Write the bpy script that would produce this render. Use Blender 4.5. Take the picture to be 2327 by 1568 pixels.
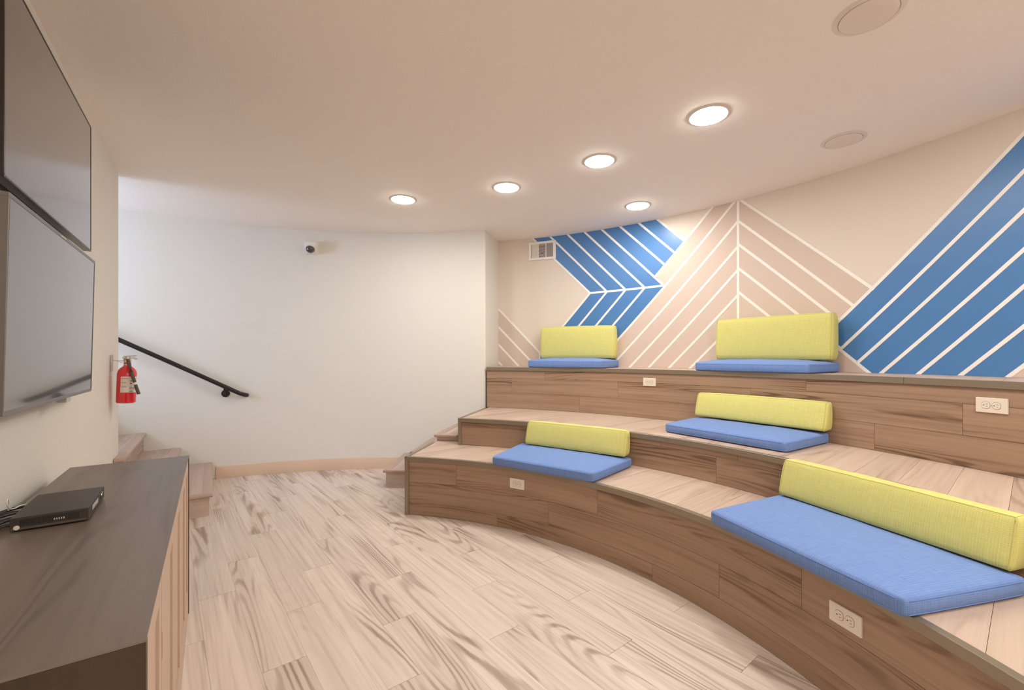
import bpy, bmesh, math, random
from mathutils import Vector, Matrix
random.seed(7)
PI = math.pi
sc = bpy.context.scene
col = sc.collection
for o in list(bpy.data.objects):
    bpy.data.objects.remove(o)

# ------------------------------------------------------------------ camera, world, exposure
F_PX, CXP, HOR, HC = 995.7, 1163.5, 809.2, 1.25
cam_d = bpy.data.cameras.new('camera')
cam = bpy.data.objects.new('camera', cam_d)
col.objects.link(cam)
cam.location = (0, 0, HC)
cam.rotation_euler = (PI / 2, 0, 0)
cam_d.sensor_width = 36
cam_d.lens = F_PX / 2327 * 36
cam_d.shift_y = (HOR - 784) / 2327
cam_d.clip_start = 0.02
sc.camera = cam
w = bpy.data.worlds.new('world')
sc.world = w
w.use_nodes = True
w.node_tree.nodes['Background'].inputs[0].default_value = (.55, .72, 1, 1)
w.node_tree.nodes['Background'].inputs[1].default_value = 1.0
sc.view_settings.view_transform = 'Standard'
sc.view_settings.look = 'None'
sc.view_settings.gamma = 1
sc.view_settings.use_curve_mapping = False
sc.view_settings.exposure = 0.0
sc.cycles.max_bounces = 10
sc.cycles.diffuse_bounces = 7
sc.cycles.use_denoising = True
sc.cycles.sample_clamp_indirect = 6
LENS_POWER = 121.0          # radiance of the lit downlight lenses
DAY_POWER = 70.0           # daylight falling through the stair window

# ------------------------------------------------------------------ dimensions (fitted to the room)
H1, H2, H3, ZC = .457, .696, 1.131, 2.619
C1, R1 = Vector((-1.298, .952)), 2.538
C2, R2 = Vector((-1.175, 1.024)), 2.965
C3, R3 = Vector((-1.275, 1.205)), 3.657
C4, R4 = Vector((-1.386, .978)), 4.442
C5, R5 = Vector((-1.273, .970)), 3.911
TDIR = Vector((-.5647, .8253)); NDIR = Vector((.8253, .5647)); WALLN = -.5797
ROT_T = math.atan2(TDIR.y, TDIR.x)
STAIR_STEP = .172
def rad(a): return math.radians(a)
def tn(s, n): return TDIR * s + NDIR * n

# ------------------------------------------------------------------ materials
def new_mat(name):
    m = bpy.data.materials.new(name); m.use_nodes = True
    nt = m.node_tree; b = nt.nodes['Principled BSDF']
    return m, nt, b
def plain(name, c, rough=.5, metal=0, spec=None, bump=0, bscale=200, emit=None, estr=0, coat=0):
    m, nt, b = new_mat(name)
    b.inputs['Base Color'].default_value = (*c, 1)
    b.inputs['Roughness'].default_value = rough
    b.inputs['Metallic'].default_value = metal
    if spec is not None: b.inputs['Specular IOR Level'].default_value = spec
    if coat: b.inputs['Coat Weight'].default_value = coat; b.inputs['Coat Roughness'].default_value = .05
    if emit:
        b.inputs['Emission Color'].default_value = (*emit, 1); b.inputs['Emission Strength'].default_value = estr
    tc = nt.nodes.new('ShaderNodeTexCoord')
    n = nt.nodes.new('ShaderNodeTexNoise'); n.inputs['Scale'].default_value = bscale
    n.inputs['Detail'].default_value = 3
    nt.links.new(tc.outputs['Object'], n.inputs['Vector'])
    if bump:
        bp = nt.nodes.new('ShaderNodeBump'); bp.inputs['Strength'].default_value = bump
        bp.inputs['Distance'].default_value = .002
        nt.links.new(n.outputs['Fac'], bp.inputs['Height'])
        nt.links.new(bp.outputs['Normal'], b.inputs['Normal'])
    # very slight tone variation so that no surface is dead flat
    mx = nt.nodes.new('ShaderNodeMix'); mx.data_type = 'RGBA'
    mx.inputs['A'].default_value = (*[x * .97 for x in c], 1)
    mx.inputs['B'].default_value = (*[min(1, x * 1.03) for x in c], 1)
    nt.links.new(n.outputs['Fac'], mx.inputs['Factor'])
    nt.links.new(mx.outputs['Result'], b.inputs['Base Color'])
    return m

def wood(name, light, mid, dark, rough=.45, ring=1.0, contrast=1.0, vs=5.2, spec=.4, us=.85):
    """vinyl plank print: UV is in metres, u along the grain"""
    m, nt, b = new_mat(name)
    N, L = nt.nodes.new, nt.links.new
    b.inputs['Roughness'].default_value = rough
    b.inputs['Specular IOR Level'].default_value = spec
    tc = N('ShaderNodeTexCoord'); oi = N('ShaderNodeObjectInfo')
    ml = N('ShaderNodeMath'); ml.operation = 'MULTIPLY'; ml.inputs[1].default_value = 53.0
    L(oi.outputs['Random'], ml.inputs[0])
    cb = N('ShaderNodeCombineXYZ'); L(ml.outputs[0], cb.inputs[0]); L(ml.outputs[0], cb.inputs[1]); L(oi.outputs['Random'], cb.inputs[2])
    ad = N('ShaderNodeVectorMath'); ad.operation = 'ADD'
    L(tc.outputs['UV'], ad.inputs[0]); L(cb.outputs[0], ad.inputs[1])
    def sc_(sx, sy):
        v = N('ShaderNodeVectorMath'); v.operation = 'MULTIPLY'; v.inputs[1].default_value = (sx, sy, 1)
        L(ad.outputs[0], v.inputs[0]); return v.outputs[0]
    def noise(vec, s, d, dist=0, rg=.5):
        n = N('ShaderNodeTexNoise'); n.inputs['Scale'].default_value = s; n.inputs['Detail'].default_value = d
        n.inputs['Distortion'].default_value = dist; n.inputs['Roughness'].default_value = rg
        L(vec, n.inputs['Vector']); return n.outputs['Fac']
    def math_(op, a, bb=None, cc=None):
        x = N('ShaderNodeMath'); x.operation = op
        for i, q in enumerate((a, bb, cc)):
            if q is None: continue
            if isinstance(q, (int, float)): x.inputs[i].default_value = q
            else: L(q, x.inputs[i])
        return x.outputs[0]
    def ramp(v, lo, hi):
        r = N('ShaderNodeMapRange'); r.interpolation_type = 'SMOOTHSTEP'
        r.inputs['From Min'].default_value = lo; r.inputs['From Max'].default_value = hi
        L(v, r.inputs['Value']); return r.outputs[0]
    field = noise(sc_(us * .62, vs * .9), 1.0, 1.5, .15, .35)
    wob = noise(sc_(7, 40), 1.0, 2.0)
    f2 = math_('ADD', math_('MULTIPLY', field, 170 * ring), math_('MULTIPLY', wob, 2.6))
    s = math_('SINE', f2)
    ringv = ramp(s, -.3, 1.1)                                   # growth-ring contours
    mask = ramp(noise(sc_(us * .9, vs * 1.3), 1.0, 1.5), .47, .66)
    broad = ramp(noise(sc_(.5, 14), 1.0, 2.0), .3, .75)
    fine = noise(sc_(5, 260), 1.0, 2.0)
    streak = ramp(noise(sc_(1.2, 62), 1.0, 3.0), .42, .78)
    fac = math_('MULTIPLY', ringv, math_('ADD', math_('MULTIPLY', mask, .78), .06))
    fac = math_('ADD', fac, math_('MULTIPLY', streak, .38))
    fac = math_('MULTIPLY', fac, contrast)
    m1 = N('ShaderNodeMix'); m1.data_type = 'RGBA'
    m1.inputs['A'].default_value = (*light, 1); m1.inputs['B'].default_value = (*mid, 1)
    bf = math_('ADD', math_('MULTIPLY', broad, .55), math_('MULTIPLY', mask, .45)); L(bf, m1.inputs['Factor'])
    m2 = N('ShaderNodeMix'); m2.data_type = 'RGBA'; m2.clamp_factor = True
    L(m1.outputs['Result'], m2.inputs['A']); m2.inputs['B'].default_value = (*dark, 1)
    L(fac, m2.inputs['Factor'])
    hv = N('ShaderNodeHueSaturation')
    L(m2.outputs['Result'], hv.inputs['Color'])
    val = math_('ADD', math_('MULTIPLY', oi.outputs['Random'], .09), math_('ADD', math_('MULTIPLY', fine, .14), .885))
    L(val, hv.inputs['Value'])
    L(hv.outputs['Color'], b.inputs['Base Color'])
    bp = N('ShaderNodeBump'); bp.inputs['Strength'].default_value = .12; bp.inputs['Distance'].default_value = .001
    L(fine, bp.inputs['Height']); L(bp.outputs['Normal'], b.inputs['Normal'])
    return m

def fabric(name, c1, c2, sc_u=420):
    m, nt, b = new_mat(name)
    N, L = nt.nodes.new, nt.links.new
    b.inputs['Roughness'].default_value = .85
    b.inputs['Specular IOR Level'].default_value = .25
    b.inputs['Sheen Weight'].default_value = .25
    b.inputs['Sheen Tint'].default_value = (*[min(1, x * 1.6 + .1) for x in c1], 1)
    tc = N('ShaderNodeTexCoord')
    def wv(direction, scale, dist):
        x = N('ShaderNodeTexWave'); x.bands_direction = direction; x.inputs['Scale'].default_value = scale
        x.inputs['Distortion'].default_value = dist; x.inputs['Detail'].default_value = 2
        L(tc.outputs['UV'], x.inputs['Vector']); return x.outputs['Fac']
    a = wv('X', 38, 1.2); bb = wv('Y', 48, 1.2)
    def slub(sx, sy):
        v = N('ShaderNodeVectorMath'); v.operation = 'MULTIPLY'; v.inputs[1].default_value = (sx, sy, 1)
        L(tc.outputs['UV'], v.inputs[0])
        n = N('ShaderNodeTexNoise'); n.inputs['Scale'].default_value = 1; n.inputs['Detail'].default_value = 2
        L(v.outputs[0], n.inputs['Vector']); return n.outputs['Fac']
    s1 = slub(12, 260); s2 = slub(260, 12)
    def m_(op, p, q):
        x = N('ShaderNodeMath'); x.operation = op
        for i, k in enumerate((p, q)):
            if isinstance(k, (int, float)): x.inputs[i].default_value = k
            else: L(k, x.inputs[i])
        return x.outputs[0]
    weave = m_('MULTIPLY', m_('ADD', a, bb), .25)
    sl = m_('MULTIPLY', m_('ADD', s1, s2), .9)
    fac = m_('SUBTRACT', m_('ADD', weave, sl), .65)
    mx = N('ShaderNodeMix'); mx.data_type = 'RGBA'; mx.clamp_factor = True
    mx.inputs['A'].default_value = (*c1, 1); mx.inputs['B'].default_value = (*c2, 1)
    L(fac, mx.inputs['Factor']); L(mx.outputs['Result'], b.inputs['Base Color'])
    bp = N('ShaderNodeBump'); bp.inputs['Strength'].default_value = .35; bp.inputs['Distance'].default_value = .0012
    L(m_('ADD', weave, m_('MULTIPLY', sl, .5)), bp.inputs['Height']); L(bp.outputs['Normal'], b.inputs['Normal'])
    return m

M = {}
M['cream'] = plain('cream_paint', (.74, .71, .645), .75, bump=.35, bscale=160)
M['ceiling'] = plain('ceiling_paint', (.88, .82, .755), .8, bump=.6, bscale=120)
M['base'] = plain('baseboard_paint', (.66, .49, .35), .5)
M['beige'] = plain('mural_beige', (.71, .625, .54), .6)
M['tan'] = plain('mural_tan', (.62, .50, .425), .6)
M['blue'] = plain('mural_blue', (.070, .205, .47), .34)
M['white'] = plain('mural_white', (.86, .83, .79), .5)
M['floor'] = wood('floor_plank', (.72, .615, .54), (.60, .495, .425), (.32, .24, .195), ring=.78, contrast=1.0)
M['riser'] = wood('riser_plank', (.395, .262, .178), (.30, .185, .117), (.155, .088, .05), vs=7, ring=.85, contrast=1.0)
M['tread'] = wood('tread_plank', (.57, .44, .355), (.48, .355, .275), (.30, .205, .15), ring=.7, contrast=.7)
M['step'] = wood('step_plank', (.56, .445, .37), (.47, .36, .29), (.26, .185, .145), ring=.7, contrast=.8)
M['stepnose'] = plain('step_nosing', (.45, .315, .25), .4)
M['subfloor'] = plain('joint_dark', (.16, .10, .07), .8)
M['trim'] = plain('trim_metal', (.30, .245, .18), .35, metal=.55)
M['seatblue'] = fabric('blue_fabric', (.205, .315, .62), (.11, .20, .46))
M['seatgreen'] = fabric('green_fabric', (.70, .665, .25), (.55, .515, .145))
M['seamblue'] = plain('blue_seam', (.15, .26, .60), .8)
M['seamgreen'] = plain('green_seam', (.52, .48, .14), .8)
M['black'] = plain('black_metal', (.028, .022, .020), .38, metal=.4)
M['screen'] = plain('screen_glass', (.018, .017, .018), .13, spec=.9, coat=1)
M['tvframe'] = plain('tv_frame', (.20, .18, .17), .3, metal=.7)
M['tvblack'] = plain('tv_black', (.02, .012, .01), .3)
M['cabdark'] = wood('cabinet_dark_sheen', (.185, .145, .12), (.145, .11, .09), (.085, .062, .05), vs=9, us=1.2, ring=.5, contrast=.6, rough=.33, spec=.55)  # dark wood of the top, base lightened to carry its grazing sheen
M['cabend'] = wood('cabinet_end', (.060, .040, .024), (.045, .028, .016), (.03, .018, .01), vs=9, ring=.4, contrast=.6, rough=.45)
M['cabtan'] = plain('cabinet_tan', (.54, .40, .305), .45)
M['brass'] = plain('brass', (.6, .38, .12), .35, metal=.9)
M['plate'] = plain('outlet_plastic', (.80, .72, .62), .35)
M['slot'] = plain('outlet_slot', (.05, .035, .03), .6)
M['device'] = plain('device_case', (.055, .045, .04), .42, metal=.3)
M['devdark'] = plain('device_dark', (.012, .009, .008), .5)
M['label'] = plain('pale_label', (.72, .66, .58), .6)
M['ledgreen'] = plain('green_led', (.2, .8, .1), .4, emit=(.35, 1, .1), estr=1.5)
M['cable'] = plain('black_cable', (.018, .015, .014), .45)
M['cablewhite'] = plain('white_cable', (.75, .70, .63), .5)
M['red'] = plain('red_enamel', (.70, .012, .018), .22, spec=.6, coat=.6)
M['steel'] = plain('steel', (.62, .58, .53), .3, metal=.8)
M['rubber'] = plain('grey_rubber', (.10, .07, .05), .6)
M['vent'] = plain('vent_enamel', (.82, .78, .73), .4)
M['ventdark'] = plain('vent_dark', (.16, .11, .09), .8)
M['camwhite'] = plain('camera_white', (.80, .77, .74), .4)
M['dome'] = plain('smoked_dome', (.03, .02, .02), .06, spec=.8, coat=1)
M['trimring'] = plain('light_trim', (.72, .64, .57), .5)
M['lensoff'] = plain('lens_off', (.76, .68, .61), .5)
M['lens'] = plain('lens_lit', (.9, .88, .84), .5, emit=(1, .965, .90), estr=LENS_POWER)
M['glass'] = plain('window_glass', (.8, .9, 1), .05, spec=.5)
M['wframe'] = plain('window_frame', (.7, .7, .7), .4)

# ------------------------------------------------------------------ mesh helpers
class MB:
    def __init__(s): s.v = []; s.f = []; s.uv = []; s.smooth = []
    def add(s, vs, fs, uvs=None, smooth=False):
        o = len(s.v)
        s.v += [tuple(v) for v in vs]
        for i, f in enumerate(fs):
            s.f.append([q + o for q in f])
            if uvs is None:
                s.uv.append([(vs[q][0] + vs[q][2] * .0, vs[q][1] + vs[q][2]) for q in f])
            else: s.uv.append(uvs[i])
            s.smooth.append(smooth)
        return s
    def box(s, x0, x1, y0, y1, z0, z1, grain='x'):
        vs = [(x, y, z) for z in (z0, z1) for y in (y0, y1) for x in (x0, x1)]
        fs = [(0, 2, 3, 1), (4, 5, 7, 6), (0, 1, 5, 4), (2, 6, 7, 3), (0, 4, 6, 2), (1, 3, 7, 5)]
        uvs = []
        for f in fs:
            P = [vs[q] for q in f]
            rng = [max(p[k] for p in P) - min(p[k] for p in P) for k in range(3)]
            k0 = rng.index(min(rng)); ax = [k for k in range(3) if k != k0]
            g = 'xyz'.index(grain)
            if g in ax and ax[0] != g: ax = ax[::-1]
            uvs.append([(p[ax[0]], p[ax[1]]) for p in P])
        return s.add(vs, fs, uvs)
    def tube(s, pts, r, n=10, cap=True):
        pts = [Vector(p) for p in pts]; rings = []
        up = Vector((0, 0, 1))
        for i, p in enumerate(pts):
            d = (pts[min(i + 1, len(pts) - 1)] - pts[max(i - 1, 0)]).normalized()
            u = up if abs(d.dot(up)) < .95 else Vector((1, 0, 0))
            a = d.cross(u).normalized(); b = a.cross(d).normalized()
            rr = r[i] if isinstance(r, (list, tuple)) else r
            rings.append([p + (a * math.cos(2 * PI * k / n) + b * math.sin(2 * PI * k / n)) * rr for k in range(n)])
        vs = [v for q in rings for v in q]; fs = []
        for i in range(len(pts) - 1):
            for k in range(n):
                fs.append((i * n + k, i * n + (k + 1) % n, (i + 1) * n + (k + 1) % n, (i + 1) * n + k))
        if cap:
            fs.append(tuple(range(n))[::-1]); fs.append(tuple((len(pts) - 1) * n + k for k in range(n)))
        return s.add(vs, fs, None, True)
    def lathe(s, prof, n=32, axis='z', off=(0, 0, 0), cap=True):
        vs = []; fs = []
        for r, h in prof:
            for k in range(n):
                c, q = r * math.cos(2 * PI * k / n), r * math.sin(2 * PI * k / n)
                p = (c, q, h) if axis == 'z' else (c, h, q) if axis == 'y' else (h, c, q)
                vs.append((p[0] + off[0], p[1] + off[1], p[2] + off[2]))
        for i in range(len(prof) - 1):
            for k in range(n):
                fs.append((i * n + k, i * n + (k + 1) % n, (i + 1) * n + (k + 1) % n, (i + 1) * n + k))
        if cap:
            fs.append(tuple(range(n))[::-1]); fs.append(tuple((len(prof) - 1) * n + k for k in range(n)))
        return s.add(vs, fs, None, True)
    def prism(s, poly, z0, z1, ga=0):
        n = len(poly)
        vs = [(p[0], p[1], z0) for p in poly] + [(p[0], p[1], z1) for p in poly]
        fs = [tuple(range(n))[::-1], tuple(range(n, 2 * n))] + [(i, (i + 1) % n, (i + 1) % n + n, i + n) for i in range(n)]
        cg, sg = math.cos(ga), math.sin(ga)
        uv = [[(vs[q][0] * cg + vs[q][1] * sg, vs[q][1] * cg - vs[q][0] * sg) for q in f] for f in fs[:2]]
        for f in fs[2:]:
            L0 = (Vector(vs[f[0]]) - Vector(vs[f[1]])).length
            uv.append([(0, z0), (L0, z0), (L0, z1), (0, z1)])
        return s.add(vs, fs, uv)
    def sweep(s, c, prof, a0, a1, n=None, smooth=False, caps=True, uvz=False):
        """closed profile [(r,z)] swept about centre c from a0 to a1 degrees"""
        if n is None: n = max(1, int(abs(a1 - a0) / 1.5 + .5))
        m = len(prof); vs = []; fs = []; uvs = []
        per = [0]
        for i in range(m):
            p, q = prof[i], prof[(i + 1) % m]
            per.append(per[-1] + math.hypot(p[0] - q[0], p[1] - q[1]))
        R = prof[0][0]
        for i in range(n + 1):
            a = rad(a0 + (a1 - a0) * i / n)
            for r, z in prof: vs.append((c[0] + r * math.cos(a), c[1] + r * math.sin(a), z))
        flip = a1 > a0
        for i in range(n):
            ua = R * rad(a0 + (a1 - a0) * i / n); ub = R * rad(a0 + (a1 - a0) * (i + 1) / n)
            for k in range(m):
                k2 = (k + 1) % m
                f = [i * m + k, i * m + k2, (i + 1) * m + k2, (i + 1) * m + k]
                u = [(ua, per[k]), (ua, per[k + 1]), (ub, per[k + 1]), (ub, per[k])]
                if flip: f.reverse(); u.reverse()
                fs.append(f); uvs.append(u)
        if caps:
            f = list(range(m)); g = [n * m + k for k in range(m)]
            if flip: g.reverse()
            else: f.reverse()
            fs += [f, g]; uvs += [[(vs[q][0] + vs[q][1], vs[q][2]) for q in f], [(vs[q][0] + vs[q][1], vs[q][2]) for q in g]]
        return s.add(vs, fs, uvs, smooth)
    def build(s, name, mat, parent=None, bevel=0, fixn=True, autosmooth=True):
        me = bpy.data.meshes.new(name)
        me.from_pydata(s.v, [], s.f)
        uvl = me.uv_layers.new(name='UVMap')
        i = 0
        flat = []
        for u in s.uv: flat += [c for q in u for c in q]
        uvl.data.foreach_set('uv', flat)
        me.polygons.foreach_set('use_smooth', s.smooth)
        me.update()
        if fixn or bevel:
            bm = bmesh.new(); bm.from_mesh(me)
            if fixn: bmesh.ops.recalc_face_normals(bm, faces=bm.faces)
            if bevel:
                ed = [e for e in bm.edges if len(e.link_faces) == 2 and e.calc_face_angle(0) > .5]
                bmesh.ops.bevel(bm, geom=ed, offset=bevel, segments=2, affect='EDGES', profile=.6, clamp_overlap=True)
            bm.to_mesh(me); bm.free()
        if any(s.smooth):
            me.set_sharp_from_angle(angle=rad(35))
        me.materials.append(M[mat])
        o = bpy.data.objects.new(name, me); col.objects.link(o)
        if parent: o.parent = parent
        return o

def tag(o, label=None, cat=None, group=None, kind=None):
    if label: o['label'] = label
    if cat: o['category'] = cat
    if group: o['group'] = group
    if kind: o['kind'] = kind
    return o
def empty(name, loc=(0, 0, 0), rz=0, rx=0):
    o = bpy.data.objects.new(name, None); col.objects.link(o)
    o.empty_display_size = .05
    o.location = loc; o.rotation_euler = (rx, 0, rz); return o
def ray_circle(px, c, R):
    u = (px - CXP) / F_PX
    a = u * u + 1; b = -2 * (u * c.x + c.y); cc = c.dot(c) - R * R
    Y = (-b + math.sqrt(b * b - 4 * a * cc)) / (2 * a)
    return Vector((u * Y, Y))
def ang_at(px, c, R):
    d = ray_circle(px, c, R) - c
    return math.degrees(math.atan2(d.y, d.x))

# ------------------------------------------------------------------ floor with planks
def clip_convex(poly, inside, inter):
    out = []
    for i in range(len(poly)):
        a, b = poly[i], poly[(i + 1) % len(poly)]
        ia, ib = inside(a), inside(b)
        if ia: out.append(a)
        if ia != ib: out.append(inter(a, b))
    return out
def clip_half(poly, nrm, d):
    ins = lambda p: p.dot(nrm) <= d + 1e-9
    def it(a, b):
        t = (d - a.dot(nrm)) / (b - a).dot(nrm); return a + (b - a) * t
    return clip_convex(poly, ins, it) if poly else poly
floor = MB().prism([(-5.6, -3.4), (3.6, -3.4), (3.6, 6), (-5.6, 6)], -.12, -.005).build('floor', 'subfloor')
tag(floor, kind='structure')
FA = rad(38.5); FN = Vector((math.cos(FA), math.sin(FA))); FT = Vector((-FN.y, FN.x))
PW, PL = .1645, 1.172
nstep = 60
k = -9
for k in range(-13, 27):
    w0 = .139 + PW * k + .0003; w1 = w0 + PW - .0006
    s0 = 1.573 + .3907 * (k % 3)
    for j in range(-6, 5):
        a = s0 + PL * j + .0009; b = a + PL - .0018
        poly = [FN * w0 + FT * a, FN * w1 + FT * a, FN * w1 + FT * b, FN * w0 + FT * b]
        cen = (poly[0] + poly[2]) / 2
        if (cen - C5).length > 4.9: continue
        # keep inside the curved room: clip by the circle (as tangents) and the straight wall
        for q in range(nstep):
            th = 2 * PI * q / nstep; nn = Vector((math.cos(th), math.sin(th)))
            poly = clip_half(poly, nn, nn.dot(C5) + R5 - .015)
            if len(poly) < 3: break
        if len(poly) < 3: continue
        poly = clip_half(poly, -NDIR, -(WALLN + .001))
        if len(poly) < 3: continue
        if all((p - C1).length > R1 + .1 and math.degrees(math.atan2((p - C1).y, (p - C1).x)) < 78 for p in poly): continue
        mb = MB()
        n = len(poly)
        vs = [(p.x, p.y, -.005) for p in poly] + [(p.x, p.y, 0) for p in poly]
        uvt = [[(poly[i].dot(FT), poly[i].dot(FN)) for i in range(n)]]
        fs = [tuple(range(n, 2 * n))] + [(i, (i + 1) % n, (i + 1) % n + n, i + n) for i in range(n)]
        uvt += [[(poly[i].dot(FT), poly[i].dot(FN)), (poly[(i + 1) % n].dot(FT), poly[(i + 1) % n].dot(FN)),
                 (poly[(i + 1) % n].dot(FT), poly[(i + 1) % n].dot(FN)), (poly[i].dot(FT), poly[i].dot(FN))] for i in range(n)]
        mb.add(vs, fs, uvt).build('plank', 'floor', floor, fixn=False)

# ------------------------------------------------------------------ walls and ceiling
ceil = MB().prism([(-5.9, -3.6), (3.9, -3.6), (3.9, 6.2), (-5.9, 6.2)], ZC, ZC + .1).build('ceiling', 'ceiling')
tag(ceil, kind='structure')
a_corner = ang_at(1103, C5, R5)
wb = MB()
WIN0, WIN1 = 150, 164
wb.sweep(C5, [(R5, 0), (R5, ZC), (R5 + .12, ZC), (R5 + .12, 0)], a_corner + 1, WIN0, smooth=True)
wb.sweep(C5, [(R5, 0), (R5, 1.35), (R5 + .12, 1.35), (R5 + .12, 0)], WIN0, WIN1, smooth=True)
wb.sweep(C5, [(R5, 2.5), (R5, ZC), (R5 + .12, ZC), (R5 + .12, 2.5)], WIN0, WIN1, smooth=True)
wb.sweep(C5, [(R5, 0), (R5, ZC), (R5 + .12, ZC), (R5 + .12, 0)], WIN1, 178, smooth=True)
def pol(c, R, a): return Vector((c.x + R * math.cos(rad(a)), c.y + R * math.sin(rad(a))))
A0 = pol(C5, R5, a_corner); A1 = pol(C5, R5, a_corner + 1.0); B0 = ray_circle(1133, C4, R4)
u1 = (A1 - A0).normalized(); u2 = (B0 - A0).normalized(); rr = .022
P0 = A0 + u1 * rr; P1 = A0 + u2 * rr
arc = []
for i in range(7):
    t = i / 6; arc.append((P0 * (1 - t) ** 2 + A0 * 2 * t * (1 - t) + P1 * t * t))
poly = [A1] + arc + [B0, B0 + u2 * .12, B0 + u2 * .12 + Vector((-.35, .06)), pol(C5, R5 + .12, a_corner + 1.0)]
wb.prism(poly, 0, ZC)
wb = wb.build('wall_back', 'cream'); tag(wb, kind='structure')
# the straight wall that carries the screens
cor = tn(4.369, WALLN)
wl = MB()
e = tn(-4.1, WALLN)
wl.prism([cor, e, e - NDIR * .12, cor - NDIR * .12], 0, ZC)
wl = wl.build('wall_left', 'cream'); tag(wl, kind='structure')
# inner wall of the stair, running back behind it
sd = Vector((-.74, -.67)).normalized(); sp = Vector((sd.y, -sd.x))
c2_ = cor - NDIR * .122
ws = MB().prism([c2_, c2_ + sd * 2.9, c2_ + sd * 2.9 - sp * -.1, c2_ - sp * -.1], 0, ZC).build('wall_stair', 'cream')
tag(ws, kind='structure')
# window at the stair
win = empty('window_1'); tag(win, kind='structure')
wf = MB()
for a in (WIN0 + .1, (WIN0 + WIN1) / 2, WIN1 - .9):
    wf.sweep(C5, [(R5 + .03, 1.35), (R5 + .03, 2.5), (R5 + .09, 2.5), (R5 + .09, 1.35)], a, a + .8)
wf.sweep(C5, [(R5 + .03, 1.35), (R5 + .03, 1.40), (R5 + .09, 1.40), (R5 + .09, 1.35)], WIN0, WIN1)
wf.sweep(C5, [(R5 + .03, 2.45), (R5 + .03, 2.5), (R5 + .09, 2.5), (R5 + .09, 2.45)], WIN0, WIN1)
wf.build('window_frame', 'wframe', win)
ld = bpy.data.lights.new('daylight', 'AREA'); ld.shape = 'RECTANGLE'; ld.size = .85; ld.size_y = 1.0
ld.energy = DAY_POWER; ld.color = (.52, .68, 1)
lo = bpy.data.objects.new('daylight', ld); col.objects.link(lo)
pw_ = pol(C5, R5 - .03, (WIN0 + WIN1) / 2)
lo.location = (pw_.x, pw_.y, 1.92)
dirn = Vector((C5.x - pw_.x, C5.y - pw_.y + 1.6, -.05)).normalized()
lo.rotation_euler = dirn.to_track_quat('-Z', 'Z').to_euler()

# curved mural wall
A_MUR = ang_at(1133, C4, R4)
wr = MB().sweep(C4, [(R4, 0), (R4, ZC), (R4 + .12, ZC), (R4 + .12, 0)], A_MUR, -56, smooth=True).build('wall_right', 'beige')
tag(wr, kind='structure')
def mur(px, py):
    p = ray_circle(px, C4, R4); d = p - C4
    return (math.atan2(d.y, d.x) * R4, HC - (py - HOR) * p.y / F_PX)       # (arc position, height)
def mur_piece(name, poly, off, mat, thick=.0012):
    """flat outline in (arc, height) cut into narrow facets and laid on the curved wall"""
    bm = bmesh.new()
    vs = [bm.verts.new((p[0], p[1], 0)) for p in poly]
    bm.faces.new(vs)
    s0 = min(p[0] for p in poly); s1 = max(p[0] for p in poly)
    st = .06; x = math.floor(s0 / st) * st + st
    zt = ZC - .0005; zb = H3 + .001
    bmesh.ops.bisect_plane(bm, geom=bm.verts[:] + bm.edges[:] + bm.faces[:], plane_co=(0, zt, 0), plane_no=(0, 1, 0), clear_outer=True)
    bmesh.ops.bisect_plane(bm, geom=bm.verts[:] + bm.edges[:] + bm.faces[:], plane_co=(0, zb, 0), plane_no=(0, -1, 0), clear_outer=True)
    bmesh.ops.bisect_plane(bm, geom=bm.verts[:] + bm.edges[:] + bm.faces[:], plane_co=(rad(A_MUR) * R4 - .001, 0, 0), plane_no=(1, 0, 0), clear_outer=True)
    while x < s1:
        bmesh.ops.bisect_plane(bm, geom=bm.verts[:] + bm.edges[:] + bm.faces[:], plane_co=(x, 0, 0), plane_no=(1, 0, 0))
        x += st
    if not bm.faces: bm.free(); return
    r = bmesh.ops.extrude_face_region(bm, geom=bm.faces[:])
    for v in r['geom']:
        if isinstance(v, bmesh.types.BMVert): v.co.z = thick
    bmesh.ops.recalc_face_normals(bm, faces=bm.faces)
    for v in bm.verts:
        a = v.co.x / R4; R = R4 - off - v.co.z; z = v.co.y
        v.co = Vector((C4.x + R * math.cos(a), C4.y + R * math.sin(a), z))
    bmesh.ops.recalc_face_normals(bm, faces=bm.faces)
    me = bpy.data.meshes.new(name); bm.to_mesh(me); bm.free()
    me.materials.append(M[mat])
    o = bpy.data.objects.new(name, me); col.objects.link(o); o.parent = wr
    return o
def cr6(x, y): return mur(1150 + x / 3.408, 420 + y / 3.408)
def cr7(x, y): return mur(1700 + x / 3.485, 650 + y / 3.485)
def cr4(x, y): return mur(850 + x / 3.92, 500 + y / 3.92)
def ext(a, b, z=None, s=None):
    """point on the line a-b at height z or arc position s"""
    t = ((z - a[1]) / (b[1] - a[1])) if z is not None else ((s - a[0]) / (b[0] - a[0]))
    return (a[0] + (b[0] - a[0]) * t, a[1] + (b[1] - a[1]) * t)
TOPZ, BOTZ = ZC + .05, H3 - .05
LINES = []
L0 = (cr6(1600, 172), cr6(1160, 705))
V5 = cr6(1225, 780); V0 = cr6(650, 838)
Bt = [(215, 425), (345, 405), (480, 388), (612, 370), (745, 350), (885, 325), (1030, 298), (1175, 270)]
Bb = [(650, 838), (780, 826), (925, 812), (1075, 797), (1225, 783), (1230, 620), (1305, 525), (1385, 438)]
for i, (t_, b_) in enumerate(zip(Bt, Bb)):
    a, b = cr6(*t_), cr6(*b_); LINES.append((ext(a, b, z=TOPZ), b))
seamA = cr6(1797, 118); seamB = (seamA[0], BOTZ)
LINES.append(((seamA[0], TOPZ), seamB))
LINES.append((ext(*L0, z=TOPZ), L0[1]))
LINES.append((V0, V5))
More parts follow.
